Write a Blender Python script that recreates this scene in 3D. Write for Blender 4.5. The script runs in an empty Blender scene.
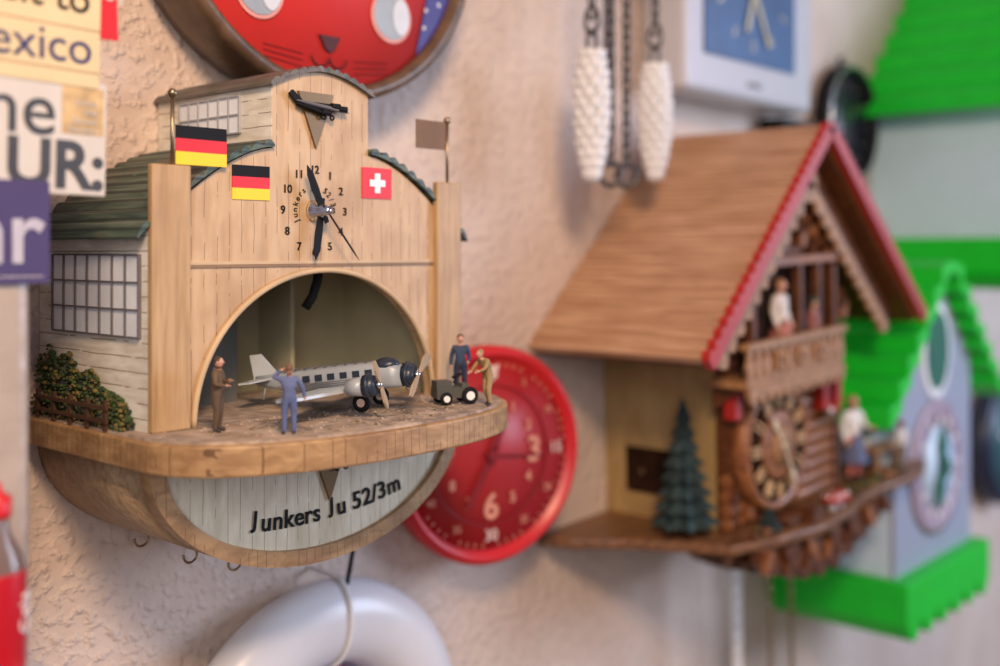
import bpy, bmesh, math, random
from mathutils import Vector, Matrix
random.seed(7)
scene=bpy.context.scene
ZC=1.6
try: scene.view_settings.view_transform='Standard'
except Exception: pass

# ---------------------------------------------------------------- materials
_mc={}
def new_mat(name):
    m=bpy.data.materials.new(name); m.use_nodes=True
    nt=m.node_tree; b=nt.nodes.get('Principled BSDF')
    return m,nt,b
def mat(name,col,rough=.5,metal=0,bump=0,bscale=60,var=.12,nscale=25,trans=0,coat=0,spec=None):
    if name in _mc: return _mc[name]
    m,nt,b=new_mat(name)
    b.inputs['Roughness'].default_value=rough; b.inputs['Metallic'].default_value=metal
    if trans: b.inputs['Transmission Weight'].default_value=trans
    if coat: b.inputs['Coat Weight'].default_value=coat
    if spec is not None: b.inputs['Specular IOR Level'].default_value=spec
    tc=nt.nodes.new('ShaderNodeTexCoord')
    n=nt.nodes.new('ShaderNodeTexNoise'); n.inputs['Scale'].default_value=nscale; n.inputs['Detail'].default_value=4
    nt.links.new(tc.outputs['Object'],n.inputs['Vector'])
    r=nt.nodes.new('ShaderNodeValToRGB')
    r.color_ramp.elements[0].position=.3; r.color_ramp.elements[1].position=.7
    r.color_ramp.elements[0].color=tuple(max(0,c*(1-var)) for c in col)+(1,)
    r.color_ramp.elements[1].color=tuple(min(1,c*(1+var)) for c in col)+(1,)
    nt.links.new(n.outputs['Fac'],r.inputs['Fac']); nt.links.new(r.outputs['Color'],b.inputs['Base Color'])
    if bump:
        n2=nt.nodes.new('ShaderNodeTexNoise'); n2.inputs['Scale'].default_value=bscale; n2.inputs['Detail'].default_value=5
        nt.links.new(tc.outputs['Object'],n2.inputs['Vector'])
        bp=nt.nodes.new('ShaderNodeBump'); bp.inputs['Strength'].default_value=bump; bp.inputs['Distance'].default_value=.01
        nt.links.new(n2.outputs['Fac'],bp.inputs['Height']); nt.links.new(bp.outputs['Normal'],b.inputs['Normal'])
    _mc[name]=m; return m
def wood(name,c1,c2,stretch=(30,30,3),rough=.5,lines=None,linecol=(.05,.03,.015),bump=.15,stain=None,spec=None):
    """lines=(axis,spacing,width,breakup); axis X,Y,Z or D (x+y)"""
    if name in _mc: return _mc[name]
    m,nt,b=new_mat(name); L=nt.links
    b.inputs['Roughness'].default_value=rough
    if spec is not None: b.inputs['Specular IOR Level'].default_value=spec
    tc=nt.nodes.new('ShaderNodeTexCoord'); mp=nt.nodes.new('ShaderNodeMapping'); mp.inputs['Scale'].default_value=stretch
    L.new(tc.outputs['Object'],mp.inputs['Vector'])
    n=nt.nodes.new('ShaderNodeTexNoise'); n.inputs['Scale'].default_value=4; n.inputs['Detail'].default_value=6; n.inputs['Distortion'].default_value=.6
    L.new(mp.outputs['Vector'],n.inputs['Vector'])
    r=nt.nodes.new('ShaderNodeValToRGB'); r.color_ramp.elements[0].position=.34; r.color_ramp.elements[1].position=.66
    r.color_ramp.elements[0].color=c1+(1,); r.color_ramp.elements[1].color=c2+(1,)
    L.new(n.outputs['Fac'],r.inputs['Fac']); out=r.outputs['Color']
    def mixc(fac,col,out):
        mx=nt.nodes.new('ShaderNodeMix'); mx.data_type='RGBA'
        L.new(fac,mx.inputs['Factor']); L.new(out,mx.inputs[6]); mx.inputs[7].default_value=col+(1,); return mx.outputs[2]
    if stain:
        ns=nt.nodes.new('ShaderNodeTexNoise'); ns.inputs['Scale'].default_value=stain[0]; ns.inputs['Detail'].default_value=6
        L.new(tc.outputs['Object'],ns.inputs['Vector'])
        mr=nt.nodes.new('ShaderNodeMapRange'); mr.inputs[1].default_value=.5; mr.inputs[2].default_value=.72; mr.inputs[4].default_value=stain[2]
        L.new(ns.outputs['Fac'],mr.inputs[0]); out=mixc(mr.outputs[0],stain[1],out)
    if lines:
        ax,sp,wd,br=lines
        sx=nt.nodes.new('ShaderNodeSeparateXYZ'); L.new(tc.outputs['Object'],sx.inputs['Vector'])
        if ax=='D':
            dd=nt.nodes.new('ShaderNodeMath'); dd.operation='ADD'; L.new(sx.outputs[0],dd.inputs[0]); L.new(sx.outputs[1],dd.inputs[1]); src=dd.outputs[0]
        else: src=sx.outputs['XYZ'.index(ax)]
        wn=nt.nodes.new('ShaderNodeTexNoise'); wn.inputs['Scale'].default_value=25; L.new(tc.outputs['Object'],wn.inputs['Vector'])
        a0=nt.nodes.new('ShaderNodeMath'); a0.operation='MULTIPLY_ADD'; L.new(wn.outputs['Fac'],a0.inputs[0]); a0.inputs[1].default_value=sp*.25
        L.new(src,a0.inputs[2])
        d=nt.nodes.new('ShaderNodeMath'); d.operation='DIVIDE'; L.new(a0.outputs[0],d.inputs[0]); d.inputs[1].default_value=sp
        f=nt.nodes.new('ShaderNodeMath'); f.operation='FRACT'; L.new(d.outputs[0],f.inputs[0])
        lt=nt.nodes.new('ShaderNodeMath'); lt.operation='LESS_THAN'; L.new(f.outputs[0],lt.inputs[0]); lt.inputs[1].default_value=wd
        n3=nt.nodes.new('ShaderNodeTexNoise'); n3.inputs['Scale'].default_value=45; n3.inputs['Detail'].default_value=3
        L.new(tc.outputs['Object'],n3.inputs['Vector'])
        g=nt.nodes.new('ShaderNodeMath'); g.operation='GREATER_THAN'; L.new(n3.outputs['Fac'],g.inputs[0]); g.inputs[1].default_value=br
        mu=nt.nodes.new('ShaderNodeMath'); mu.operation='MULTIPLY'; L.new(lt.outputs[0],mu.inputs[0]); L.new(g.outputs[0],mu.inputs[1])
        m2=nt.nodes.new('ShaderNodeMath'); m2.operation='MULTIPLY'; L.new(mu.outputs[0],m2.inputs[0]); m2.inputs[1].default_value=.85
        out=mixc(m2.outputs[0],linecol,out)
    L.new(out,b.inputs['Base Color'])
    bp=nt.nodes.new('ShaderNodeBump'); bp.inputs['Strength'].default_value=bump; bp.inputs['Distance'].default_value=.004
    L.new(n.outputs['Fac'],bp.inputs['Height']); L.new(bp.outputs['Normal'],b.inputs['Normal'])
    _mc[name]=m; return m

# ---------------------------------------------------------------- geometry builder
def root(name,loc,rot=(0,0,0)):
    e=bpy.data.objects.new(name,None); e.empty_display_size=.05
    e.location=(loc[0],loc[1],loc[2]+ZC); e.rotation_euler=rot
    scene.collection.objects.link(e); return e
class B:
    def __init__(s,name,par=None,loc=(0,0,0),rot=(0,0,0),scale=1):
        s.name=name;s.par=par;s.loc=loc;s.rot=rot;s.sc=scale;s.v=[];s.f=[];s.mi=[];s.sm=[];s.mats=[]
    def add(s,vs,fs,m,smooth=False):
        if m not in s.mats: s.mats.append(m)
        k=s.mats.index(m); o=len(s.v)
        s.v+= [tuple(v) for v in vs]
        for f in fs: s.f.append([i+o for i in f]); s.mi.append(k); s.sm.append(smooth)
        return s
    def box(s,x,y,z,m,M=None):
        x0,x1=x;y0,y1=y;z0,z1=z
        vs=[Vector(p) for p in [(x0,y0,z0),(x1,y0,z0),(x1,y1,z0),(x0,y1,z0),(x0,y0,z1),(x1,y0,z1),(x1,y1,z1),(x0,y1,z1)]]
        if M: vs=[M@v for v in vs]
        return s.add(vs,[(0,3,2,1),(4,5,6,7),(0,1,5,4),(1,2,6,5),(2,3,7,6),(3,0,4,7)],m)
    def prism(s,pts,a,b,m,plane='xz',M=None,smooth=False):
        n=len(pts)
        def P(p,c):
            if plane=='xz': v=Vector((p[0],c,p[1]))
            elif plane=='xy': v=Vector((p[0],p[1],c))
            else: v=Vector((c,p[0],p[1]))
            return M@v if M else v
        vs=[P(p,a) for p in pts]+[P(p,b) for p in pts]
        s.add(vs,[list(range(n)),list(range(2*n-1,n-1,-1))],m,False)
        k=len(s.v)-2*n
        for i in range(n):
            j=(i+1)%n; s.f.append([k+i,k+j,k+n+j,k+n+i]); s.mi.append(s.mats.index(m)); s.sm.append(smooth)
        return s
    def strip(s,top,bot,a,b,m):
        """solid band between two polylines in XZ, extruded along Y, built of quads"""
        n=len(top); vs=[]
        for c in(a,b): vs+=[Vector((p[0],c,p[1])) for p in top]+[Vector((p[0],c,p[1])) for p in bot]
        fs=[]
        for i in range(n-1):
            fs+=[[i,i+1,n+i+1,n+i],[2*n+i,3*n+i,3*n+i+1,2*n+i+1],[i,2*n+i,2*n+i+1,i+1],[n+i,n+i+1,3*n+i+1,3*n+i]]
        fs+=[[0,n,3*n,2*n],[n-1,3*n-1,4*n-1,2*n-1]]
        return s.add(vs,fs,m)
    def cyl(s,p0,p1,r0,m,r1=None,seg=16,smooth=True):
        r1=r0 if r1 is None else r1
        p0=Vector(p0);p1=Vector(p1);d=(p1-p0).normalized()
        a=d.orthogonal().normalized();b=d.cross(a)
        vs=[];
        for p,r in((p0,r0),(p1,r1)):
            for i in range(seg):
                t=2*math.pi*i/seg; vs.append(p+(a*math.cos(t)+b*math.sin(t))*r)
        s.add(vs,[[i,(i+1)%seg,seg+(i+1)%seg,seg+i] for i in range(seg)],m,smooth)
        o=len(s.v)-2*seg;k=s.mats.index(m)
        s.f.append([o+i for i in range(seg)][::-1]);s.mi.append(k);s.sm.append(False)
        s.f.append([o+seg+i for i in range(seg)]);s.mi.append(k);s.sm.append(False)
        return s
    def path(s,pts,r,m,seg=8):
        """continuous swept tube"""
        pts=[Vector(p) for p in pts]; n=len(pts); vs=[]; a=None
        for i,p in enumerate(pts):
            d=(pts[min(i+1,n-1)]-pts[max(i-1,0)]).normalized()
            if a is None: a=d.orthogonal().normalized()
            else: a=(a-d*a.dot(d)).normalized()
            b=d.cross(a)
            for k in range(seg):
                t=2*math.pi*k/seg; vs.append(p+(a*math.cos(t)+b*math.sin(t))*r)
        fs=[[i*seg+k,i*seg+(k+1)%seg,(i+1)*seg+(k+1)%seg,(i+1)*seg+k] for i in range(n-1) for k in range(seg)]
        fs+=[list(range(seg))[::-1],[(n-1)*seg+k for k in range(seg)]]
        return s.add(vs,fs,m,True)
    def sph(s,c,r,m,seg=14,rings=9,M=None):
        if not hasattr(r,'__len__'): r=(r,r,r)
        c=Vector(c);vs=[];fs=[]
        def T(v):
            v=Vector((v[0]*r[0],v[1]*r[1],v[2]*r[2]))
            if M: v=M@v
            return v+c
        vs.append(T((0,0,1)))
        for j in range(1,rings):
            ph=math.pi*j/rings
            for i in range(seg):
                t=2*math.pi*i/seg; vs.append(T((math.sin(ph)*math.cos(t),math.sin(ph)*math.sin(t),math.cos(ph))))
        vs.append(T((0,0,-1)))
        for i in range(seg): fs.append([0,1+i,1+(i+1)%seg])
        for j in range(rings-2):
            for i in range(seg):
                a=1+j*seg+i;b=1+j*seg+(i+1)%seg; fs.append([a,a+seg,b+seg,b])
        l=len(vs)-1;o=1+(rings-2)*seg
        for i in range(seg): fs.append([l,o+(i+1)%seg,o+i])
        return s.add(vs,fs,m,True)
    def lathe(s,c,prof,m,axis='z',seg=48,smooth=True,star=None):
        c=Vector(c);vs=[]
        for k,(r,h) in enumerate(prof):
            for i in range(seg):
                t=2*math.pi*i/seg; rr=r
                if star: rr=r*(1+star*(1 if i%2 else -1))
                x,y=rr*math.cos(t),rr*math.sin(t)
                vs.append(c+(Vector((x,y,h)) if axis=='z' else Vector((x,-h,y))))
        n=len(prof);fs=[]
        for k in range(n-1):
            for i in range(seg):
                j=(i+1)%seg; fs.append([k*seg+i,k*seg+j,(k+1)*seg+j,(k+1)*seg+i])
        fs.append([i for i in range(seg)][::-1]); fs.append([(n-1)*seg+i for i in range(seg)])
        return s.add(vs,fs,m,smooth)
    def torus(s,c,R,r,m,a=Vector((1,0,0)),b=Vector((0,0,1)),st=1.0,seg=16,rs=8):
        c=Vector(c);a=Vector(a).normalized();b=Vector(b).normalized();n=a.cross(b);vs=[];fs=[]
        for i in range(seg):
            t=2*math.pi*i/seg; d=a*math.cos(t)+b*math.sin(t); ctr=c+a*math.cos(t)*R+b*math.sin(t)*R*st
            for j in range(rs):
                p=2*math.pi*j/rs; vs.append(ctr+(d*math.cos(p)+n*math.sin(p))*r)
        for i in range(seg):
            for j in range(rs):
                i2=(i+1)%seg;j2=(j+1)%rs; fs.append([i*rs+j,i2*rs+j,i2*rs+j2,i*rs+j2])
        return s.add(vs,fs,m,True)
    def done(s,bev=0,bseg=2):
        me=bpy.data.meshes.new(s.name); me.from_pydata(s.v,[],s.f)
        for m in s.mats: me.materials.append(m)
        me.polygons.foreach_set('material_index',s.mi); me.polygons.foreach_set('use_smooth',s.sm)
        bm=bmesh.new(); bm.from_mesh(me); bmesh.ops.recalc_face_normals(bm,faces=bm.faces); bm.to_mesh(me); bm.free()
        me.update()
        o=bpy.data.objects.new(s.name,me); scene.collection.objects.link(o)
        o.location=s.loc;o.rotation_euler=s.rot
        o.scale=(s.sc,)*3
        if s.par: o.parent=s.par
        else: o.location=(s.loc[0],s.loc[1],s.loc[2]+ZC)
        if bev:
            mo=o.modifiers.new('bev','BEVEL'); mo.width=bev; mo.segments=bseg; mo.limit_method='ANGLE'; mo.angle_limit=math.radians(40)
        return o
def text(name,par,body,loc,size,m,roll=0,align='CENTER',ext=.0006,bold=0,rot=None,valign='CENTER'):
    c=bpy.data.curves.new(name,'FONT'); c.body=body; c.size=size; c.align_x=align; c.align_y=valign
    c.extrude=ext; c.offset=bold
    c.materials.append(m)
    o=bpy.data.objects.new(name,c); scene.collection.objects.link(o)
    o.location=loc; o.rotation_euler=rot or (math.pi/2,-roll,0); o.parent=par
    return o
def V(*a): return Vector(a)
def ell(cx,cz,rx,rz,a0,a1,n):
    return [(cx+rx*math.cos(math.radians(a0+(a1-a0)*i/n)),cz+rz*math.sin(math.radians(a0+(a1-a0)*i/n))) for i in range(n+1)]

# ---------------------------------------------------------------- base materials
M_wall,nt,b=new_mat('stucco_wall')
tc=nt.nodes.new('ShaderNodeTexCoord')
n1=nt.nodes.new('ShaderNodeTexNoise'); n1.inputs['Scale'].default_value=85; n1.inputs['Detail'].default_value=2; n1.inputs['Roughness'].default_value=.45
n2=nt.nodes.new('ShaderNodeTexNoise'); n2.inputs['Scale'].default_value=7; n2.inputs['Detail'].default_value=4
n4=nt.nodes.new('ShaderNodeTexNoise'); n4.inputs['Scale'].default_value=24; n4.inputs['Detail'].default_value=3
for q in(n1,n2,n4): nt.links.new(tc.outputs['Object'],q.inputs['Vector'])
mr=nt.nodes.new('ShaderNodeMapRange'); mr.interpolation_type='SMOOTHSTEP'; mr.inputs[1].default_value=.44; mr.inputs[2].default_value=.78; nt.links.new(n1.outputs['Fac'],mr.inputs[0])
ad=nt.nodes.new('ShaderNodeMath'); ad.operation='MULTIPLY_ADD'; nt.links.new(n4.outputs['Fac'],ad.inputs[0]); ad.inputs[1].default_value=1.3; nt.links.new(mr.outputs[0],ad.inputs[2])
bp=nt.nodes.new('ShaderNodeBump'); bp.inputs['Strength'].default_value=.5; bp.inputs['Distance'].default_value=.006
nt.links.new(ad.outputs[0],bp.inputs['Height']); nt.links.new(bp.outputs['Normal'],b.inputs['Normal'])
r=nt.nodes.new('ShaderNodeValToRGB'); r.color_ramp.elements[0].position=.35; r.color_ramp.elements[1].position=.65
r.color_ramp.elements[0].color=(.63,.50,.425,1); r.color_ramp.elements[1].color=(.70,.575,.50,1)
nt.links.new(n2.outputs['Fac'],r.inputs['Fac']); nt.links.new(r.outputs['Color'],b.inputs['Base Color']); b.inputs['Roughness'].default_value=.75

W_post=wood('wood_post',(.38,.235,.11),(.52,.34,.175),(40,40,3),stain=(14,(.28,.165,.08),.45))
W_fac=wood('wood_facade',(.48,.31,.165),(.59,.41,.24),(25,25,4),lines=('X',.0125,.05,.48),linecol=(.18,.09,.04),stain=(16,(.37,.22,.11),.7))
W_rim=wood('wood_rim',(.30,.17,.075),(.47,.29,.14),(12,12,30),lines=('D',.009,.07,.45),linecol=(.12,.055,.02),stain=(18,(.20,.10,.045),.6))
W_hull=wood('wood_hull',(.27,.17,.095),(.43,.30,.18),(6,30,30),stain=(9,(.16,.09,.045),.7))
W_cream=wood('cream_boards',(.68,.62,.52),(.88,.85,.77),(12,6,30),lines=('Z',.0125,.08,.43),linecol=(.26,.19,.13),stain=(20,(.54,.46,.35),.5))
W_panel=wood('cream_panel',(.57,.51,.37),(.73,.67,.52),(25,25,5),lines=('X',.0125,.05,.40),linecol=(.24,.18,.1),stain=(14,(.46,.38,.24),.5))
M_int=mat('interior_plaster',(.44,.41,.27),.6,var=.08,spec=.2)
M_intd=mat('interior_shade_grey',(.13,.125,.105),.8,spec=.05)  # shade of the hangar's left inside walls put into colour; plain grey on tractor
M_roofg=wood('green_grey_tiles',(.030,.06,.045),(.12,.16,.12),(30,4,30),.5,stain=(18,(.16,.09,.065),.8),lines=('Z',.0085,.30,.30),linecol=(.02,.03,.025))
M_roofr=wood('brown_tiles',(.06,.045,.04),(.17,.14,.12),(30,4,30),.5,stain=(18,(.06,.09,.05),.6))
M_blk=mat('black_paint',(.010,.010,.012),.6,spec=.15)
M_win=mat('window_panes',(.80,.84,.90),.45,var=.10,nscale=18,spec=.3)
M_frame=mat('window_frame_dark',(.13,.12,.13),.5)
M_chrome=mat('chrome',(.75,.75,.76),.18,1)
M_brass=mat('brass_dark',(.35,.26,.16),.35,1)
M_red=mat('red_plastic',(.58,.014,.02),.35,var=.05)
M_flagr=mat('flag_red',(.70,.01,.02),.5,var=.03); M_gold=mat('flag_gold',(.9,.60,.01),.5,var=.03)
M_white=mat('white_paint',(.85,.85,.85),.4,var=.03)
M_ground=wood('sandy_ground',(.22,.165,.13),(.50,.39,.31),(14,14,14),.9,stain=(30,(.42,.29,.20),.7),bump=.8)
M_bush=mat('bush_green',(.035,.06,.015),.8,var=.6,nscale=90)
M_bush2=mat('bush_olive',(.13,.095,.025),.8,var=.5,nscale=90)
M_bronze=mat('bronze_plaque',(.17,.10,.035),.4,.3)
M_skin=mat('skin',(.55,.29,.20),.6,var=.05)

# ---------------------------------------------------------------- people
def human(name,par,loc,h,face=0,top=(.1,.1,.3),leg=(.1,.1,.2),hair=(.05,.03,.02),pose=None,skirt=None,hat=None,shoe=(.03,.02,.02)):
    r=bpy.data.objects.new(name,None); scene.collection.objects.link(r); r.empty_display_size=.02
    r.location=loc; r.rotation_euler=(0,0,face); r.scale=(h*1.1,h*1.1,h)
    if par: r.parent=par
    mt=mat(name+'_top',top,.7,var=.15,nscale=8); ml=mat(name+'_trousers',leg,.7,var=.15,nscale=8); ms=mat(name+'_shoes',shoe,.5); mh=mat(name+'_hair',hair,.7)
    J=dict(pel=(0,0,.51),sp=(0,0,.62),ch=(0,-.005,.735),nk=(0,0,.825),hd=(0,-.005,.87))
    for s,sg in(('l',1),('r',-1)):
        J.update({'sh'+s:(sg*.095,0,.79),'el'+s:(sg*.135,.01,.635),'wr'+s:(sg*.145,-.035,.50),'ha'+s:(sg*.145,-.05,.455),
          'hp'+s:(sg*.05,0,.485),'kn'+s:(sg*.058,-.012,.275),'an'+s:(sg*.062,.01,.05),'to'+s:(sg*.07,-.075,.022)})
    if pose: J.update(pose)
    R=dict(pel=.075,sp=.068,ch=.085,nk=.036,hd=.035)
    for s in'lr': R.update({'sh'+s:.044,'el'+s:.033,'wr'+s:.023,'ha'+s:.024,'hp'+s:.062,'kn'+s:.043,'an'+s:.030,'to'+s:.022})
    E=[('pel','sp',mt),('sp','ch',mt),('ch','nk',mt),('nk','hd',M_skin)]
    for s in'lr': E+=[('ch','sh'+s,mt),('sh'+s,'el'+s,mt),('el'+s,'wr'+s,mt),('wr'+s,'ha'+s,M_skin),('pel','hp'+s,ml),('hp'+s,'kn'+s,ml),('kn'+s,'an'+s,ml),('an'+s,'to'+s,ms)]
    def skin(nm,pts,rad,edges,roots,segm,sub):
        me=bpy.data.meshes.new(nm); me.from_pydata(pts,edges,[]); o=bpy.data.objects.new(nm,me); scene.collection.objects.link(o)
        sm=o.modifiers.new('s','SKIN'); sd=o.modifiers.new('d','SUBSURF'); sd.levels=sub; sd.render_levels=sub
        for i,rr in enumerate(rad):
            me.skin_vertices[0].data[i].radius=(rr,rr); me.skin_vertices[0].data[i].use_root=(i in roots)
        bpy.context.view_layer.update()
        dg=bpy.context.evaluated_depsgraph_get()
        m2=bpy.data.meshes.new_from_object(o.evaluated_get(dg)); 
        bpy.data.objects.remove(o)
        m2.materials.clear(); ml_=[]
        for *_,mm in segm:
            if mm not in ml_: ml_.append(mm)
        for mm in ml_: m2.materials.append(mm)
        for p in m2.polygons:
            c=p.center; best=None
            for a,b,mm in segm:
                a=Vector(a);b=Vector(b);t=max(0,min(1,(c-a).dot(b-a)/max(1e-9,(b-a).length_squared)));dd=(c-(a+(b-a)*t)).length
                if best is None or dd<best[0]: best=(dd,mm)
            p.material_index=ml_.index(best[1]); p.use_smooth=True
        o2=bpy.data.objects.new(nm,m2); scene.collection.objects.link(o2); o2.parent=r; return o2
    ks=list(J); pts=[J[k] for k in ks]
    skin('body',pts,[R[k] for k in ks],[(ks.index(a),ks.index(b)) for a,b,_ in E],[0],[(J[a],J[b],m) for a,b,m in E],2)
    P=[];ED=[];RT=[];RD=[];SG=[]
    for s,sg in(('l',1),('r',-1)):
        w=Vector(J['wr'+s]);hh=Vector(J['ha'+s]);d=(hh-w).normalized()
        side=Vector((0,-1,0)) if abs(d.y)<.8 else Vector((0,0,1))
        side=(side-d*side.dot(d)).normalized(); pn=d.cross(side)
        for k,(off,ln) in enumerate([(.018,.036),(.006,.042),(-.006,.039),(-.017,.03)]):
            b0=hh+side*off; b1=b0+d*ln*.6+pn*.004; b2=b0+d*ln+pn*.014*(-sg)
            i=len(P); P+= [b0[:],b1[:],b2[:]]; ED+=[(i,i+1),(i+1,i+2)]; RT.append(i); RD+=[.0075,.007,.006]; SG.append((b0,b2,M_skin))
        b0=w+d*.015+side*.015;b1=b0+side*.02+d*.015;b2=b1+d*.02
        i=len(P); P+= [b0[:],b1[:],b2[:]]; ED+=[(i,i+1),(i+1,i+2)]; RT.append(i); RD+=[.009,.008,.007]; SG.append((b0,b2,M_skin))
    skin('fingers',P,RD,ED,RT,SG,1)
    hc=Vector(J['hd'])+Vector((0,-.008,.055))
    q=B('head',r)
    q.sph(hc,(.048,.056,.068),M_skin,20,14)
    q.sph(hc+V(0,-.008,-.035),(.034,.044,.034),M_skin,16,10)
    q.cyl(hc+V(0,-.05,.008),hc+V(0,-.068,-.014),.006,M_skin,.011,10)
    for sx in(-1,1):
        q.sph(hc+V(sx*.019,-.049,.008),(.009,.007,.006),M_white,8,6); q.sph(hc+V(sx*.019,-.0545,.008),.0038,M_blk,8,6)
        q.sph(hc+V(sx*.049,.003,-.002),(.007,.013,.018),M_skin,8,6)
    q.box((hc.x-.014,hc.x+.014),(hc.y-.055,hc.y-.045),(hc.z-.036,hc.z-.031),mat('lips',(.4,.1,.08),.5))
    q.sph(hc+V(0,.012,.018),(.053,.056,.062),mh,18,12)
    if hat:
        mm=mat(name+'_hat',hat,.6); q.lathe(hc+V(0,.0,.045),[(.085,0),(.085,.008),(.05,.012),(.045,.05),(.001,.055)],mm,seg=20)
    q.done()
    if skirt:
        mm=mat(name+'_skirt',skirt,.7); B('skirt',r).lathe((0,0,0),[(.16,.22),(.15,.24),(.11,.4),(.068,.56),(.06,.57)],mm,seg=24).done()
    return r

# ---------------------------------------------------------------- room
B('wall_back').box((-1.2,5.2),(0,.12),(-1.6,1.6),M_wall).done()
B('floor').box((-1.2,5.2),(-3.5,0),(-1.65,-1.6),wood('floor_wood',(.2,.12,.07),(.3,.2,.12),(3,20,20))).done()
pil=B('trim_1'); pil.box((.18,.351),(-.2480,0),(-1.6,1.6),mat('pilaster_paint',(.42,.345,.295),.3,bump=.15,var=.08)); pil.done(.010,3)

# ---------------------------------------------------------------- hangar clock
H=root('airplane_hangar_wall_clock',(.650,0,0))
YF=-.192; ZP=-.1486; AR=.140; AC=.003
def shoulder(s): return .097-.083*s**1.6
out=[(-.178,ZP),(-.178,shoulder(.95)-.006)]
N=12
out+=[(-(.056+.122*(1-i/N)),shoulder((1-i/N)*.95)-.006) for i in range(N+1)]
out+=[(-.056+.112*i/10, .150+.016*math.sin(math.pi*i/10)) for i in range(11)]
out+=[((.056+.122*(i/N)),shoulder((i/N)*.95)-.006) for i in range(N+1)]
out+=[(.178,ZP),(AC+AR,ZP)]
arch=ell(AC,ZP,AR,.130,0,180,36)
out+=arch[1:]
def dedupe(p):
    r=[p[0]]
    for a in p[1:]:
        if (abs(a[0]-r[-1][0])+abs(a[1]-r[-1][1]))>1e-5: r.append(a)
    return r
q=B('facade',H); q.prism(dedupe(out),YF,YF+.012,W_fac); q.done()
q=B('facade_posts',H)
for x0,x1 in((-.1792,-.1430),(.1440,.1790)):
    q.box((x0,x1),(YF-.007,YF+.0005),(ZP,.070),W_post)
q.done(.0015)
q=B('arch_trim',H)
M_tc=mat('trim_cream',(.54,.385,.225),.5)
q.path([V(x,YF-.001,z) for x,z in ell(AC,ZP,AR,.130,0,180,60)],.0028,M_tc,10)
q.box((-.143,.144),(YF-.0018,YF),(-.0148,-.0128),mat('trim_line',(.27,.155,.08),.6))
q.box((-.143,.144),(YF-.0015,YF),(-.0125,-.0100),M_tc)
q.done()
q=B('side_walls',H)
q.box((-.1785,-.168),(YF+.0005,-.002),(ZP,.016),W_cream); q.box((.168,.1785),(YF+.0005,-.002),(ZP,.016),W_cream)
q.box((-.0565,-.050),(YF+.0005,-.002),(.07,.151),W_cream); q.box((.050,.0565),(YF+.0005,-.002),(.07,.151),W_cream)
q.done()
q=B('interior',H)
q.box((-.168,.168),(-.03,-.002),(ZP,.0),M_int)
q.box((-.168,.168),(YF+.012,-.03),(-.008,.0),M_int)
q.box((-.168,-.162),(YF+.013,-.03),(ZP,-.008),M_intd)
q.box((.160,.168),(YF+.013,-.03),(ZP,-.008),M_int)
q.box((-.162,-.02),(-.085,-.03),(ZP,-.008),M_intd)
q.box((.045,.05),(-.085,-.03),(ZP,-.008),M_int)
q.path([V(.018,-.165,-.015),V(.020,-.16,-.03),V(.018,-.155,-.045),V(.013,-.15,-.056)],.0045,M_blk)
q.done()
def wavy(fn,n,amp,th,y0,y1,m,obj,k):
    top=[];bot=[]
    for i in range(n+1):
        x,z=fn(i/n); w=amp*abs(math.sin(math.pi*k*i/n))
        top.append((x,z+w+th)); bot.append((x,z-.001))
    obj.strip(top,bot,y0,y1,m)
q=B('roof_tiles',H)
for sg in(-1,1):
    wavy(lambda t,sg=sg:(sg*(.057+.134*t),shoulder(t)-.004),88,.0048,.001,YF-.005,-.001,M_roofg,q,11)
wavy(lambda t:(-.061+.122*t,.148+.018*math.sin(math.pi*t)),84,.0030,.0015,YF-.005,-.001,M_roofr,q,12)
q.done()
q=B('side_windows',H)
def win(yr,zr,x,nc,nr,fm):
    q.box((x-.0015,x),yr,zr,M_win)
    y0,y1=yr;z0,z1=zr
    for i in range(nc+1):
        y=y0+(y1-y0)*i/nc; q.box((x-.0032,x),(y-.0007,y+.0007),(z0,z1),fm)
    for j in range(nr+1):
        z=z0+(z1-z0)*j/nr; q.box((x-.0030,x),(y0,y1),(z-.0007,z+.0007),fm)
win((-.181,-.032),(-.072,-.004),-.1785,7,3,M_frame)
win((-.145,-.045),(.108,.142),-.0565,6,2,mat('window_frame_grey',(.36,.36,.37),.5))
q.done()
def plat(hw,y0,fr,n=40):
    pts=[(-hw,-.001),(-hw,y0)]
    for i in range(1,n):
        a=math.pi*i/n; c=math.cos(a); s=math.sin(a)
        pts.append((-hw*math.copysign(abs(c)**.85,c),y0-fr*s**.85))
    pts+=[(hw,y0),(hw,-.001)]
    return pts
q=B('platform',H); q.prism(plat(.197,-.203,.116),ZP-.027,ZP-.0025,W_rim,'xy'); q.done(.002)
q=B('platform_ground',H); q.prism(plat(.192,-.199,.113),ZP-.004,ZP,M_ground,'xy')
for i in range(260):
    a=random.random()*math.pi; rr=math.sqrt(random.random())
    x=.17*rr*math.cos(a); y=-.195-.108*rr*math.sin(a)
    s=random.uniform(.0005,.0014); q.sph((x,y,ZP),(s*1.5,s*1.5,s),random.choice([M_ground,M_ground,M_bush2]),6,4)
q.done()
q=B('lower_hull',H)
outer=ell(0,ZP-.027,.18,.113,180,360,44); inner=ell(0,ZP-.027,.165,.099,180,360,44)
q.prism(outer,YF+.012,-.001,W_hull,smooth=True)
q.strip(outer,inner,YF-.004,YF+.012,W_rim)
q.done()
q=B('hull_panel',H); q.prism(inner,YF+.002,YF+.0125,W_panel); q.done()
s='Junkers Ju 52/3m'
wd=dict(J=.5,u=.57,n=.57,k=.52,e=.55,r=.38,s=.5,m=.86); tot=0;pos=[]
for ch in s:
    w=wd.get(ch,.30 if ch in' /' else .57); pos.append((ch,tot+w/2)); tot+=w
sc=.182/tot
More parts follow.
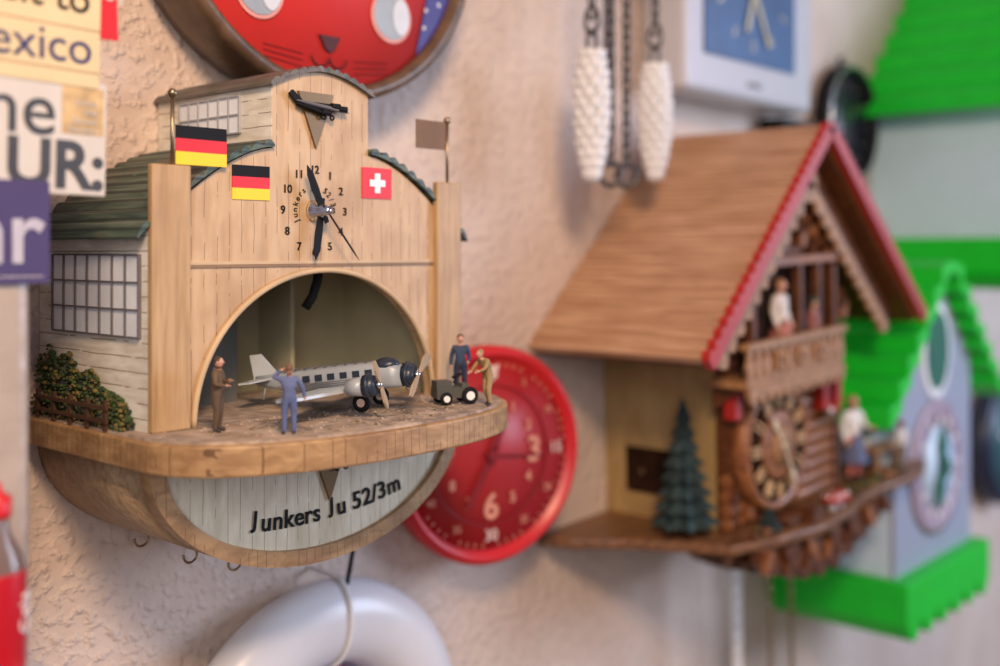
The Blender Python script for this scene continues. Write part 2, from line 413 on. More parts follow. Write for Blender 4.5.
for ch,p in pos:
    if ch==' ': continue
    x=-.080+p*sc; t=(x-.005)/.093
    z=-.251+.008*t*t+.004*t+(.0045 if ch=='J' else 0)
    text('lettering',H,ch,(x,YF+.001,z),.0200 if ch=='J' else .0235,M_blk,math.atan(.18*t+.04)*.9,bold=.0003,valign='TOP_BASELINE')
def emblem(cx,cz,sc,y):
    q.prism([(cx-.023*sc,cz+.002),(cx+.021*sc,cz+.002),(cx-.001*sc,cz-.053*sc)],y-.003,y,M_bronze)
    q.sph((cx,y-.005,cz-.012*sc),(.029*sc,.0035,.0045*sc),M_blk,16,8)
    q.sph((cx+.004*sc,y-.007,cz-.0115*sc),(.034*sc,.0025,.0022*sc),M_frame,16,8,Matrix.Rotation(math.radians(6),3,'Y'))
    q.sph((cx-.010*sc,y-.0075,cz-.015*sc),(.020*sc,.0025,.0020*sc),M_blk,14,8,Matrix.Rotation(math.radians(12),3,'Y'))
    q.prism([(cx-.026*sc,cz-.012*sc),(cx-.036*sc,cz-.002*sc),(cx-.032*sc,cz+.002*sc),(cx-.018*sc,cz-.009*sc)],y-.006,y-.003,M_blk)
    for dx,dz in((.018,-.010),(.006,-.017),(.027,-.012)):
        q.cyl((cx+(dx-.004)*sc,y-.007,cz+dz*sc),(cx+(dx+.006)*sc,y-.0075,cz+dz*sc),.0033*sc,M_blk,seg=10)
    for dx in(.005,.016): q.torus((cx+dx*sc,y-.006,cz-.0215*sc),.0022*sc,.0011*sc,M_blk,seg=10,rs=6)
q=B('airplane_emblems',H); emblem(-.008,.143,.93,YF); emblem(.010,-.184,.95,YF+.002); q.done()
DX,DZ=-.009,.036
for i in range(1,13):
    a=math.radians(90-30*i)
    text('numeral',H,str(i),(DX+.036*math.cos(a),YF-.0005,DZ+.038*math.sin(a)),.0105,M_blk,ext=.0004,bold=.0001)
for k,ch in enumerate('Junkers Ju 52/3m'):
    if ch==' ':continue
    a=math.radians(205-k*13.5); text('dial_lettering',H,ch,(DX+.0225*math.cos(a),YF-.0005,DZ+.0225*math.sin(a)),.008,M_blk,a-math.pi/2,ext=.0003)
q=B('clock_hands',H)
q.lathe((DX,YF,DZ),[(.010,0),(.010,.004),(.006,.006),(.006,.014),(.004,.015),(.004,.022),(.0005,.023)],M_chrome,'y',24)
def hand(a,l,w,y,tail=.012):
    a=math.radians(a); M=Matrix.Translation((DX,0,DZ))@Matrix.Rotation(a,4,'Y')
    q.prism([(-w*.6,-tail),(w*.6,-tail),(w,l*.45),(w*.9,l*.8),(0,l),(-w*.9,l*.8),(-w,l*.45)],y-.0008,y,M_blk,M=M)
hand(-24,.045,.0040,YF-.012); hand(188,.046,.0042,YF-.0095); 
hand(140,.060,.0009,YF-.018,.018)
q.done()
def pole(x,z0,z1):
    q.cyl((x,YF-.004,z0),(x,YF-.004,z1),.0016,M_brass,seg=10); q.sph((x,YF-.004,z1+.003),.0038,M_brass)
q=B('flags',H)
pole(-.159,.066,.126)
for i,m_ in enumerate((M_blk,M_flagr,M_gold)):
    q.box((-.157,-.108),(YF-.006,YF-.005),(.103-.0108*(i+1),.103-.0108*i),m_)
    q.box((-.099,-.060),(YF-.0012,YF-.0002),(.074-.0100*(i+1),.074-.0100*i),m_)
pole(.161,.066,.131)
q.box((.116,.158),(YF-.005,YF-.004),(.103,.132),mat('flag_back_brown',(.17,.085,.03),.6))
q.box((.048,.086),(YF-.0012,YF-.0002),(.050,.080),M_flagr)
cx,cz=.067,.065
q.prism([(cx-.0033,cz-.0095),(cx+.0033,cz-.0095),(cx+.0033,cz-.0032),(cx+.0098,cz-.0032),(cx+.0098,cz+.0032),(cx+.0033,cz+.0032),(cx+.0033,cz+.0095),(cx-.0033,cz+.0095),(cx-.0033,cz+.0032),(cx-.0098,cz+.0032),(cx-.0098,cz-.0032),(cx-.0033,cz-.0032)],YF-.0022,YF-.001,M_white)
q.done()
q=B('bush',H)
for i in range(900):
    t=random.random(); y=-.008-.165*t; hmax=.060*(1-t)**.55*(1 if t>.1 else .75)*(1+.12*math.sin(t*23))+.005
    z=ZP+hmax*random.random()**.8; x=-.180-.012*random.random()*(1-(z-ZP)/(hmax*1.4))
    s_=random.uniform(.0012,.0027)
    q.sph((x,y,z),(s_,s_*1.3,s_*.8),random.choice([M_bush,M_bush,M_bush2]),5,4)
q.done()
q=B('fence',H); MF=mat('fence_brown',(.07,.03,.015),.7)
for i in range(5):
    y=-.03-.03*i; q.box((-.1945,-.1915),(y-.002,y+.002),(ZP-.001,ZP+.024),MF)
for z in(.007,.018): q.box((-.1955,-.1935),(-.155,-.026),(ZP+z-.0015,ZP+z+.0015),MF)
q.done()
# airplane
PR=bpy.data.objects.new('toy_airplane',None); scene.collection.objects.link(PR); PR.parent=H
PR.location=(.012,-.214,ZP); PR.rotation_euler=(0,math.radians(-7),math.radians(-62)); PR.scale=(1.12,)*3
M_sil=mat('airplane_silver',(.34,.38,.42),.4,.1,var=.12); M_tan=mat('propeller_tan',(.40,.29,.19),.5); M_dg=mat('airplane_dark',(.02,.03,.05),.35)
M_wing=mat('airplane_wing_grey',(.50,.54,.58),.4,.1,var=.1)
q=B('airframe',PR)
prof=[(-.078,.003,.004,.032),(-.06,.005,.0065,.030),(-.03,.0085,.010,.0275),(0,.010,.0115,.0265),(.028,.010,.0115,.0265),(.042,.0092,.0105,.0255),(.052,.0085,.0085,.024)]
vs=[];sg=16
for x,ry,rz,zc in prof:
    for i in range(sg):
        a=2*math.pi*i/sg; c,s_=math.cos(a),math.sin(a)
        vs.append((x,ry*math.copysign(abs(c)**.6,c),zc+rz*math.copysign(abs(s_)**.6,s_)))
n=len(prof);fs=[[k*sg+i,k*sg+(i+1)%sg,(k+1)*sg+(i+1)%sg,(k+1)*sg+i] for k in range(n-1) for i in range(sg)]
fs+=[list(range(sg))[::-1],[(n-1)*sg+i for i in range(sg)]]
q.add(vs,fs,M_sil,True)
for sy in(-1,1):
    pts=[(.032,0),(.002,sy*.100),(-.014,sy*.100),(-.020,0)]
    v0=[V(x,y,.017+abs(y)*.035) for x,y in pts]; v1=[V(x,y,.0205+abs(y)*.02) for x,y in pts]
    q.add(v0+v1,[(0,1,2,3),(7,6,5,4),(0,1,5,4),(1,2,6,5),(2,3,7,6),(3,0,4,7)],M_wing)
    for k in range(12):
        y=sy*(.015+.0070*k); q.box((-.017,.026-.0021*k),(y-.0006,y+.0006),(.0200+abs(y)*.02,.0212+abs(y)*.02),M_sil)
    q.prism([(-.062,0),(-.068,sy*.034),(-.078,sy*.034),(-.080,0)],.032,.0335,M_wing,'xy')
    for i in range(6): q.box((-.032+.011*i,-.026+.011*i),(sy*.0095,sy*.0105),(.0275,.0325),M_dg)
    for k in range(7): q.box((-.055,.034),(sy*.0097,sy*.0103),(.0160+.0016*k,.0166+.0016*k),M_frame)
for k in range(9): q.box((-.05+.009*k,-.0485+.009*k),(-.006,.006),(.0375,.0388),M_frame)
q.prism([(-.058,.036),(-.072,.054),(-.082,.054),(-.080,.032)],-.0012,.0012,M_wing)
q.sph((.038,0,.034),(.012,.009,.0065),M_dg)
def eng(x,y,z,ang,L=.030):
    q.cyl((x-.014,y,z),(x,y,z),.0065,M_sil,.0078); q.cyl((x,y,z),(x+.010,y,z),.0088,M_dg,.0076)
    q.torus((x+.004,y,z),.0088,.0014,M_dg,V(0,1,0),V(0,0,1))
    q.sph((x+.012,y,z),.003,M_chrome,10,6)
    M=Matrix.Translation((x+.0135,y,z))@Matrix.Rotation(ang,4,'X')
    for s2 in(-1,1):
        q.prism([(0,0),(-.0022,s2*L*.25),(-.0034,s2*L*.65),(-.001,s2*L),(.0022,s2*L*.92),(.0034,s2*L*.65),(.0022,s2*L*.25)],-.0008,.0008,M_tan,'yz',M=M)
eng(.052,0,.024,math.radians(-62),.032); eng(.036,.047,.0225,math.radians(-74),.038); eng(.036,-.047,.0225,math.radians(25),.022)
for sy in(-1,1):
    q.torus((.022,sy*.022,.0075),.0052,.0026,M_blk,V(1,0,0),V(0,0,1)); q.cyl((.022,sy*.020,.0075),(.022,sy*.024,.0075),.0035,M_chrome,seg=12)
    q.path([V(.022,sy*.019,.0075),V(.018,sy*.012,.02)],.0010,M_sil,6); q.path([V(.022,sy*.019,.0075),V(.03,sy*.028,.02)],.0010,M_sil,6)
q.path([V(-.07,0,.030),V(-.074,0,.016)],.001,M_sil,6)
q.done()
human('mechanic_figure',H,(-.137,-.228,ZP),.062,math.radians(35),(.12,.07,.035),(.09,.055,.03),(.05,.03,.02),
  {'ell':(.15,-.02,.64),'wrl':(.07,-.12,.66),'hal':(.04,-.14,.68),'elr':(-.15,-.03,.64),'wrr':(-.06,-.12,.62),'har':(-.03,-.14,.62)})
human('pilot_figure',H,(-.106,-.282,ZP),.057,math.radians(150),(.10,.13,.27),(.09,.12,.25),(.16,.09,.05),
  {'ell':(.2,-.02,.82),'wrl':(.10,-.07,.90),'hal':(.065,-.075,.92),'elr':(-.17,0,.66),'wrr':(-.2,-.03,.53),'har':(-.205,-.04,.49)})
human('driver_figure',H,(.154,-.222,ZP),.063,math.radians(-40),(.02,.04,.09),(.015,.02,.05),(.02,.02,.02),{'wrl':(.10,-.11,.56),'hal':(.09,-.15,.55)})
human('worker_figure',H,(.124,-.288,ZP),.057,math.radians(-95),(.30,.19,.08),(.34,.23,.11),(.3,.2,.1),
  {'ch':(0,-.09,.72),'nk':(0,-.14,.79),'hd':(0,-.165,.825),'shl':(.095,-.10,.765),'shr':(-.095,-.10,.765),'ell':(.13,-.18,.64),'wrl':(.09,-.27,.60),'hal':(.08,-.31,.59),'elr':(-.13,-.18,.64),'wrr':(-.09,-.27,.58),'har':(-.08,-.31,.57),'sp':(0,-.03,.62),'knl':(.058,-.05,.28),'anl':(.062,-.02,.05),'tol':(.07,-.10,.022),'anr':(-.062,.08,.05),'tor':(-.07,.0,.022)})
q=B('toy_tractor',H,(.112,-.256,ZP),(0,0,math.radians(-25)),1.1)
MT=mat('tractor_grey',(.08,.08,.07),.5)
q.box((-.020,.012),(-.008,.008),(.006,.015),MT); q.box((-.020,-.006),(-.007,.007),(.015,.021),MT); q.box((.004,.010),(-.006,.006),(.015,.018),M_intd)
for x,r_ in((-.012,.0058),(.010,.0078)):
    for sy in(-1,1):
        q.torus((x,sy*.0095,r_),r_*.7,r_*.3,M_blk); q.cyl((x,sy*.008,r_),(x,sy*.0115,r_),r_*.5,M_white,seg=12)
q.path([V(-.002,0,.018),V(.001,0,.024)],.0008,M_blk,6); q.torus((.001,0,.0245),.004,.0007,M_blk,V(0,1,0),V(1,0,.4))
q.done()
q=B('screw_hooks',H)
for x,y,z in((-.120,-.08,-.252),(-.088,-.11,-.268),(-.050,-.125,-.280)):
    q.cyl((x,y,z+.012),(x,y,z-.006),.0012,M_brass,seg=8); 
    q.path([V(x+.007*math.sin(a),y,z-.013+.007*math.cos(a)) for a in [math.radians(d) for d in range(0,290,20)]],.0012,M_brass,6)
q.done()
q=B('power_cable',H); q.path([V(.142,-.07,-.225),V(.143,-.07,-.30),V(.143,-.068,-.33),V(.143,-.05,-.40)],.0025,M_blk); q.done()

# ---------------------------------------------------------------- cat clock
K=root('cat_face_wall_clock',(.757,0,.379))
M_catrim=wood('cat_rim',(.08,.045,.025),(.14,.08,.045),(10,10,10),rough=.35)
M_catred=mat('cat_red',(.68,.035,.032),.45,var=.04); M_eye=mat('cat_eye_grey',(.30,.33,.36),.4); M_navy=mat('cat_navy',(.035,.025,.20),.5); M_nose=mat('cat_nose',(.07,.015,.015),.5,spec=.2); M_pink=mat('cat_pink',(.75,.30,.24),.5)
q=B('case',K)
q.lathe((0,0,0),[(.20,.002),(.212,.004),(.219,.03),(.219,.072),(.217,.080),(.208,.082),(.203,.078),(.203,.066),(.001,.064)],M_catrim,'y',80)
q.lathe((0,-.066,0),[(.202,0),(.202,.003),(.001,.004)],M_catred,'y',80)
q.done()
q=B('face_features',K)
for sx in(-1,1):
    q.prism(ell(sx*.090,-.114,.030,.030,0,360,32)[:-1],-.0715,-.07,M_pink)
    q.prism(ell(sx*.090,-.113,.027,.027,0,360,32)[:-1],-.0725,-.07,M_eye)
    q.prism(ell(sx*.090+.013,-.113,.012,.021,0,360,24)[:-1],-.0735,-.07,mat('eye_white',(.6,.62,.66),.4))
    for k in range(3):
        q.path([V(sx*.035,-.0705,-.172-.007*k),V(sx*.085,-.0705,-.168-.006*k)],.0004,M_nose,5)
q.prism([(-.014,-.149),(.014,-.149),(.006,-.163),(0,-.167),(-.006,-.163)],-.073,-.07,M_nose)
q.path([V(x,-.0715,z) for x,z in ell(-.012,-.172,.012,.010,180,360,10)],.0009,M_nose,5); q.path([V(x,-.0715,z) for x,z in ell(.012,-.172,.012,.010,180,360,10)],.0009,M_nose,5)
seg=ell(0,0,.2,.2,-50,10,24)+[(.17,.0),(.158,-.05),(.145,-.09),(.135,-.13)]
q.prism(seg,-.0708,-.07,M_navy)
for a,rr in((-40,.185),(-34,.175),(-28,.188),(-20,.178)):
    a=math.radians(a); q.sph((rr*math.cos(a),-.071,rr*math.sin(a)),(.0025,.0008,.0025),M_white,8,5)
q.done()

# ---------------------------------------------------------------- red clock
R_=root('red_wall_clock',(1.026,-.036,-.257),(0,0,math.radians(-14)))
q=B('case',R_)
q.lathe((0,0,0),[(.120,.001),(.137,.012),(.137,.034),(.130,.042),(.124,.040),(.120,.030),(.001,.029)],M_red,'y',72)
q.cyl((0,-.002,0),(0,.034,0),.02,M_red)
q.lathe((0,-.029,0),[(.119,0),(.119,.002),(.001,.003)],mat('red_dial',(.40,.02,.025),.4,var=.05),'y',64)
MRD=mat('red_dark',(.22,.008,.01),.4)
q.torus((0,-.0325,0),.087,.0010,MRD,seg=48,rs=6)
q.prism([(-.013,.112),(.013,.112),(0,.090)],-.034,-.031,mat('pale_triangle',(.8,.6,.55),.5))
for a,l,w in((20,.05,.006),(-150,.07,.0045),(95,.08,.0012)):
    M=Matrix.Rotation(math.radians(a),4,'Y'); q.box((-w,w),(-.0375,-.036),(-.012,l),MRD,M)
q.cyl((0,-.032,0),(0,-.040,0),.007,MRD)
M_pale=mat('pale_orange',(.66,.27,.18),.5)
for i in range(60):
    if i%5==0: continue
    M=Matrix.Rotation(math.radians(6*i),4,'Y'); q.box((-.0007,.0007),(-.0335,-.0315),(.111,.116),M_pale,M)
q.done()
for i in range(1,13):
    a=math.radians(90-30*i)
    if i!=12: text('numeral',R_,str(i),(.066*math.cos(a),-.0335,.066*math.sin(a)),.044 if i%3==0 else .018,M_pale,bold=.0012 if i%3==0 else .0004)
    text('minute_numeral',R_,str(i*5),(.101*math.cos(a),-.0335,.101*math.sin(a)),.020 if i%3==0 else .013,M_pale if i%3 else mat('pale_triangle',(.8,.6,.55),.5))

# ---------------------------------------------------------------- white round clock
Q=root('white_round_wall_clock',(.768,0,-.566))
M_wp=mat('white_plastic',(.70,.70,.75),.28,var=.02); M_face=mat('dial_lilac',(.42,.36,.52),.4,var=.03)
q=B('case',Q)
pr=[(.175,.001)]+[(.156+.046*math.cos(a),.045+.034*math.sin(a)) for a in [math.radians(d) for d in range(-40,200,12)]]+[(.108,.030),(.001,.030)]
q.lathe((0,0,0),pr,M_wp,'y',80)
q.lathe((0,-.031,0),[(.107,0),(.107,.002),(.001,.0025)],M_face,'y',64)
q.torus((0,-.034,0),.101,.0015,mat('red_line',(.6,.1,.12),.4),seg=48,rs=6)
q.done()
for i in range(1,13):
    a=math.radians(90-30*i); text('numeral',Q,str(i),(.080*math.cos(a),-.0335,.080*math.sin(a)),.014,M_face if i in(11,12,1) else M_blk)
q=B('hands',Q); q.box((-.003,.003),(-.038,-.036),(-.01,.045),M_blk); q.box((-.01,.06),(-.041,-.039),(-.002,.002),M_blk); q.cyl((0,-.033,0),(0,-.043,0),.006,M_blk); q.done()
q=B('cord',Q); q.path([V(.018,-.003,.204)]+[V(.018-.012*(i/14),-.045-.0365*math.sin(a),.156+.0485*math.cos(a)) for i,a in enumerate([math.radians(d) for d in range(15,168,11)])]+[V(.004,-.035,.103)],.0022,M_white); q.done()

# ---------------------------------------------------------------- cuckoo clock
C=root('wooden_cuckoo_clock',(1.502,0,0),(0,math.radians(-2.3),0))
W_roof=wood('cuckoo_roof',(.34,.17,.085),(.60,.37,.23),(40,2.5,40),rough=.42,lines=('Z',.0075,.16,.30),linecol=(.24,.10,.045),stain=(6,(.30,.14,.065),.4))
W_plank=wood('cuckoo_plank',(.11,.045,.02),(.25,.115,.05),(3,30,30),rough=.4)
W_side=wood('cuckoo_side',(.34,.22,.085),(.44,.295,.125),(10,10,3))
W_brn=wood('cuckoo_brown',(.065,.020,.007),(.15,.050,.017),(8,30,30),rough=.5,spec=.3)
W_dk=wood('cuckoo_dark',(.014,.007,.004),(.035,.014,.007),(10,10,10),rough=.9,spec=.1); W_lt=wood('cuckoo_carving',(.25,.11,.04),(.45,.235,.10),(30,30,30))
W_log=wood('cuckoo_log',(.18,.058,.019),(.35,.135,.045),(4,30,30),rough=.4)
M_cred=mat('cuckoo_red',(.40,.018,.012),.45,var=.08)
PKx,PKz,HW,EZ=0,.182,.342,-.120; YR=-.2855
Ls=math.hypot(HW,PKz-EZ)
def leaf(x,z,ang,L,w,y,m):
    M=Matrix.Translation((x,y,z))@Matrix.Rotation(math.radians(-ang),4,'Y')
    pts=[(0,-w*.15),(L*.2,-w*.8),(L*.3,-w*.5),(L*.5,-w),(L*.6,-w*.6),(L*.8,-w*.6),(L,0),(L*.8,w*.6),(L*.6,w*.6),(L*.5,w),(L*.3,w*.5),(L*.2,w*.8),(0,w*.15)]
    q.prism(pts,-.004,.004,m,M=M)
q=B('roof',C)
for sg in(-1,1):
    nx=(PKz-EZ)/Ls*sg; nz=HW/Ls
    q.prism([(PKx,PKz),(sg*HW,EZ),(sg*HW-nx*.012,EZ-nz*.012),(PKx,PKz-.015)],YR,-.001,W_roof)
    q.prism([(PKx,PKz-.0155),(sg*HW-nx*.0125,EZ-nz*.0125),(sg*(HW-.004)-nx*.018,EZ-nz*.018),(PKx,PKz-.022)],YR+.004,-.001,W_brn)
q.done(.0012)
q=B('gable_trim',C)
for sg in(-1,1):
    def onS(s_,o,sg=sg):
        dx,dz=HW/Ls,(EZ-PKz)/Ls; nx,nz=-dz,dx
        return (sg*(s_*dx+o*nx),PKz+s_*dz+o*nz)
    nsc=24; top=[];bot=[]
    for i in range(nsc*6+1):
        s_=Ls*1.01*i/(nsc*6); top.append(onS(s_,.002+.007*abs(math.sin(math.pi*i/6)))); bot.append(onS(s_,-.014))
    q.strip(top,bot,YR-.012,YR,M_cred)
    for (o0,o1,m_,y_,k_) in((-.026,-.062,W_brn,YR+.030,13),(-.056,-.068,W_lt,YR+.024,13)):
        top=[];bot=[]
        for i in range(k_*6+1):
            s_=.03+Ls*.84*i/(k_*6); top.append(onS(s_,o0)); bot.append(onS(s_,o1-.014*abs(math.sin(math.pi*i/6))))
        q.strip(top,bot,y_,y_+.006,m_)
    for i in range(9):
        x,z=onS(.07+.030*i,-.085); leaf(x,z,-90+sg*(25 if i%2 else -25),.034,.011,YR+.055,W_brn if i%2 else W_log)
q.done()
BW=.165; BY=-.205; BB=-.388
q=B('body',C)
def rz(x): return PKz-(abs(x)/HW)*(PKz-EZ)-.024
pent=[(-BW,BB),(BW,BB),(BW,rz(BW)),(0,rz(0)),(-BW,rz(BW))]
q.prism(pent,BY+.012,-.001,W_side); q.prism(pent,BY,BY+.012,W_brn)
q.box((-BW-.002,-BW),(-.140,-.040),(-.352,-.285),W_dk); q.cyl((-BW-.002,-.07,-.32),(-BW-.005,-.07,-.32),.004,M_brass)
q.done()
q=B('facade_logs',C)
for i in range(13):
    z=BB+.011+.020*i
    q.cyl((.030,BY-.004,z),(BW+.008,BY-.004,z),.0098,W_log,seg=10)
    if i<4: q.cyl((-BW-.004,BY-.004,z),(.030,BY-.004,z),.0098,W_log,seg=10)
q.box((-BW,-BW+.016),(BY-.014,BY),(BB,-.15),W_brn); q.box((BW-.014,BW),(BY-.016,BY),(BB,-.10),W_brn)
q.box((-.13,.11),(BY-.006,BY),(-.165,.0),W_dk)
q.prism([(-.13,-.01),(.12,-.01),(0,.115)],BY-.016,BY-.006,W_brn)
for x in(-.15,-.010,.05,.10):
    q.box((x-.006,x+.006),(BY-.045,BY-.032),(-.125,-.012),W_brn)
q.box((-.16,.115),(BY-.048,BY-.028),(-.020,-.008),W_log)
q.done(.001)
q=B('balcony',C)
bx0,bx1=-.205,.085
q.box((bx0,bx1),(BY-.062,BY),(-.178,-.168),W_lt); q.box((bx0-.004,bx1+.004),(BY-.068,BY-.054),(-.126,-.117),W_lt)
for i in range(13):
    x=bx0+.008+.0228*i
    q.prism([(x-.009,-.168),(x+.009,-.168),(x+.007,-.158),(x+.010,-.148),(x+.005,-.138),(x+.007,-.126),(x-.007,-.126),(x-.005,-.138),(x-.010,-.148),(x-.007,-.158)],BY-.064,BY-.059,W_lt)
for x in(-.12,-.06,0):
    for k in range(6):
        a=math.radians(60*k); q.sph((x+.009*math.cos(a),BY-.067,-.147+.009*math.sin(a)),(.006,.003,.006),W_lt,8,5)
    q.sph((x,BY-.069,-.147),.004,W_brn,8,5)
top=[];bot=[]
for i in range(73):
    x=bx0+(bx1-bx0)*i/72; top.append((x,-.176)); bot.append((x,-.186-.015*abs(math.sin(math.pi*i/6))))
q.strip(top,bot,BY-.066,BY-.058,W_lt)
for i in range(6): q.prism([(0,0),(-.045,0),(0,-.035)],bx0+.02+.048*i-.004,bx0+.02+.048*i+.004,W_brn,'yz',M=Matrix.Translation((0,BY,-.179)))
q.done()
human('dancer_figure',C,(-.068,BY-.040,-.168),.130,0,(.62,.55,.5),(.15,.1,.08),(.25,.12,.05),skirt=(.40,.13,.10))
human('hiker_figure',C,(.025,BY-.045,-.168),.095,0,(.25,.08,.06),(.10,.07,.05),(.12,.07,.03),hat=(.05,.09,.05))
q=B('dial',C,(-.070,BY-.024,-.277))
q.lathe((0,0,0),[(.088,-.022),(.098,.000),(.092,.012),(.084,.012),(.082,.008),(.001,.008)],W_log,'y',44)
q.lathe((0,0,0),[(.081,.008),(.081,.0095),(.001,.010)],W_dk,'y',44)
q.lathe((0,0,0),[(.050,.009),(.050,.013),(.046,.014),(.001,.014)],W_log,'y',36)
q.lathe((0,0,0),[(.030,.013),(.030,.016),(.001,.0165)],W_lt,'y',30)
M_ng=mat('numeral_gold',(.60,.38,.20),.4)
for i in range(12):
    M=Matrix.Rotation(math.radians(30*i),4,'Y')
    for dx in((-.006,0,.006) if i%2 else (-.0045,.0045)): q.box((dx-.0014,dx+.0014),(-.014,-.009),(.055,.077),M_ng,M)
M_cr=mat('bone_hands',(.70,.55,.36),.4)
for a,l in((-35,.052),(150,.070)):
    M=Matrix.Rotation(math.radians(a),4,'Y'); q.prism([(-.0015,-.010),(.0015,-.010),(.002,l*.6),(.007,l*.75),(0,l),(-.007,l*.75),(-.002,l*.6)],-.020,-.018,M_cr,M=M)
q.cyl((0,-.01,0),(0,-.022,0),.004,M_cr); q.done()
q=B('carvings',C)
for k,a in enumerate((215,235,258,282,305,325)):
    r_=math.radians(a); leaf(-.070+.088*math.cos(r_),-.277+.088*math.sin(r_),a+(12 if k%2 else -12),.030,.013,BY-.014-.004*(k%2),W_log if k%2 else W_brn)
for a in(15,-20): 
    r_=math.radians(a); leaf(-.070+.090*math.cos(r_),-.277+.090*math.sin(r_),a,.040,.014,BY-.018,W_brn)
for i in range(11): q.sph((-.13+.024*i,BY-.03,-.004+.016*(5-abs(i-5))),(.014,.009,.014),W_brn if i%2 else W_log,8,6)
for i in range(9): leaf(.05+.012*i,-.165-.004*(i%3),-90+(30 if i%2 else -30),.030,.010,BY-.022,W_brn if i%2 else W_lt)
q.done()
q=B('shutters',C)
for x,z in((-.150,-.200),(.118,-.225)):
    if x>0: q.box((x-.018,x+.018),(BY-.018,BY),(z-.028,z+.028),W_dk)
    for s2 in((-1,1) if x>0 else (-1,)): q.box((x+s2*.022-.009,x+s2*.022+.009),(BY-.030,BY-.012),(z-.026,z+.026),M_cred)
    if x>0:
        for k in range(4): q.sph((x-.018+.012*k,BY-.026,z-.030),(.007,.007,.005),random.choice([M_cred,M_white,M_bush]),8,5)
        q.box((x-.025,x+.025),(BY-.030,BY),(z-.042,z-.034),W_brn)
q.done()
q=B('base_plank',C)
ctrl=[(-.335,-.001),(-.32,-.05),(-.275,-.11),(-.240,-.18),(-.215,-.245),(-.14,-.275),(-.04,-.296),(.06,-.290),(.14,-.272),(.22,-.270),(.30,-.282),(.38,-.275),(.44,-.255),(.470,-.22),(.44,-.10),(.40,-.001)]
q.prism(ctrl,BB-.016,BB,W_plank,'xy'); q.done(.005,3)
q=B('base_ornament',C)
for yy,sc2,dz in((-.266,1.0,0),(-.20,.88,-.010),(-.13,.74,-.018)):
    lobes=[];tp=[]; nl=8
    for i in range(nl*8+1):
        t=i/(nl*8); x=.03+(-.20+.40*t)*sc2; env=.034+.048*math.sin(math.pi*t)**1.2
        tp.append((x,BB-.014)); lobes.append((x,BB-.014-env*(.70+.30*abs(math.sin(math.pi*nl*t)))+dz))
    q.strip(tp,lobes,yy,yy+.018,W_brn)
    for k in range(12):
        t=(k+.5)/12; x=.03+(-.20+.40*t)*sc2; z=BB-.018
        leaf(x,z,-90+(35 if k%2 else -35),.032+.030*math.sin(math.pi*t),.010,yy-.003-.003*(k%2),W_brn if k%3 else W_log)
q.done()
M_tree=mat('fir_blue_green',(.026,.046,.048),.7,var=.6,nscale=60,spec=.2)
def fir(name,x,y,h,r0,n):
    q=B(name,C,(x,y,BB)); q.cyl((0,0,-.001),(0,0,h*.2),.007,W_brn)
    for i in range(n):
        z=h*.10+h*.82*i/n; r_=r0*(1-i/(n+.6))+.003
        q.lathe((0,0,z),[(r_*.45,-.001),(r_,-.003),(r_*.5,h*.07),(.002,h*.14)],M_tree,seg=18,star=.18,smooth=False)
    q.done()
fir('fir_tree',-.208,-.168,.198,.040,8)
fir('fir_tree_small',-.120,-.250,.035,.014,5)
q=B('base_scenery',C)
for i in range(90):
    x=random.uniform(-.19,.36); y=random.uniform(-.262,-.235)
    s_=random.uniform(.003,.008); q.sph((x,y,BB+s_*.5),(s_,s_,s_*.8),random.choice([M_bush,M_bush2,W_log,W_brn]),7,5)
for x in(.03,.055): 
    q.cyl((x,-.272,BB),(x,-.272,BB+.014),.006,M_white); q.lathe((x,-.272,BB+.012),[(.016,0),(.015,.006),(.008,.012),(.001,.013)],M_cred,seg=16)
    for a in range(6): q.sph((x+.011*math.cos(a*1.05),-.272+.011*math.sin(a*1.05),BB+.020),.0034,M_white,6,4)
q.box((.27,.36),(-.24,-.18),(BB+.036,BB+.042),W_lt)
for x in(.28,.35):
    for y in(-.235,-.19): q.box((x-.003,x+.003),(y-.003,y+.003),(BB,BB+.036),W_lt)
for x in(.295,.32,.34): q.cyl((x,-.21,BB+.042),(x,-.21,BB+.056),.005,M_white)
for i in range(4): q.cyl((-.09+.016*i,-.270,BB+.008),(-.09+.016*i,-.24,BB+.008),.007,W_brn,seg=10)
q.box((-.055,-.02),(-.285,-.26),(BB,BB+.022),W_brn)
q.done()
human('waitress_figure',C,(.220,-.220,BB),.140,math.radians(-20),(.78,.76,.74),(.6,.15,.1),(.35,.2,.08),{'wrl':(.12,-.14,.62),'hal':(.11,-.18,.62),'ell':(.15,-.03,.63)},skirt=(.10,.12,.22))
human('guest_figure',C,(.325,-.258,BB),.085,math.radians(160),(.65,.6,.58),(.2,.15,.1),(.2,.1,.05),hat=(.3,.05,.04))
def chain(q,x,y,z0,z1,L,r,m):
    k=0;z=z0
    while z>z1:
        q.torus((x,y,z-L/2),L*.30,r,m,V(1,0,0) if k%2 else V(0,1,0),V(0,0,1),st=1.75,seg=12,rs=6); z-=L*.82;k+=1
q=B('weight_chains',C)
for x,m_ in((.035,M_white),(.05,M_white),(.15,M_brass),(.225,M_brass)): chain(q,x,-.10,BB-.014,-1.05,.015,.0018,m_)
q.done()

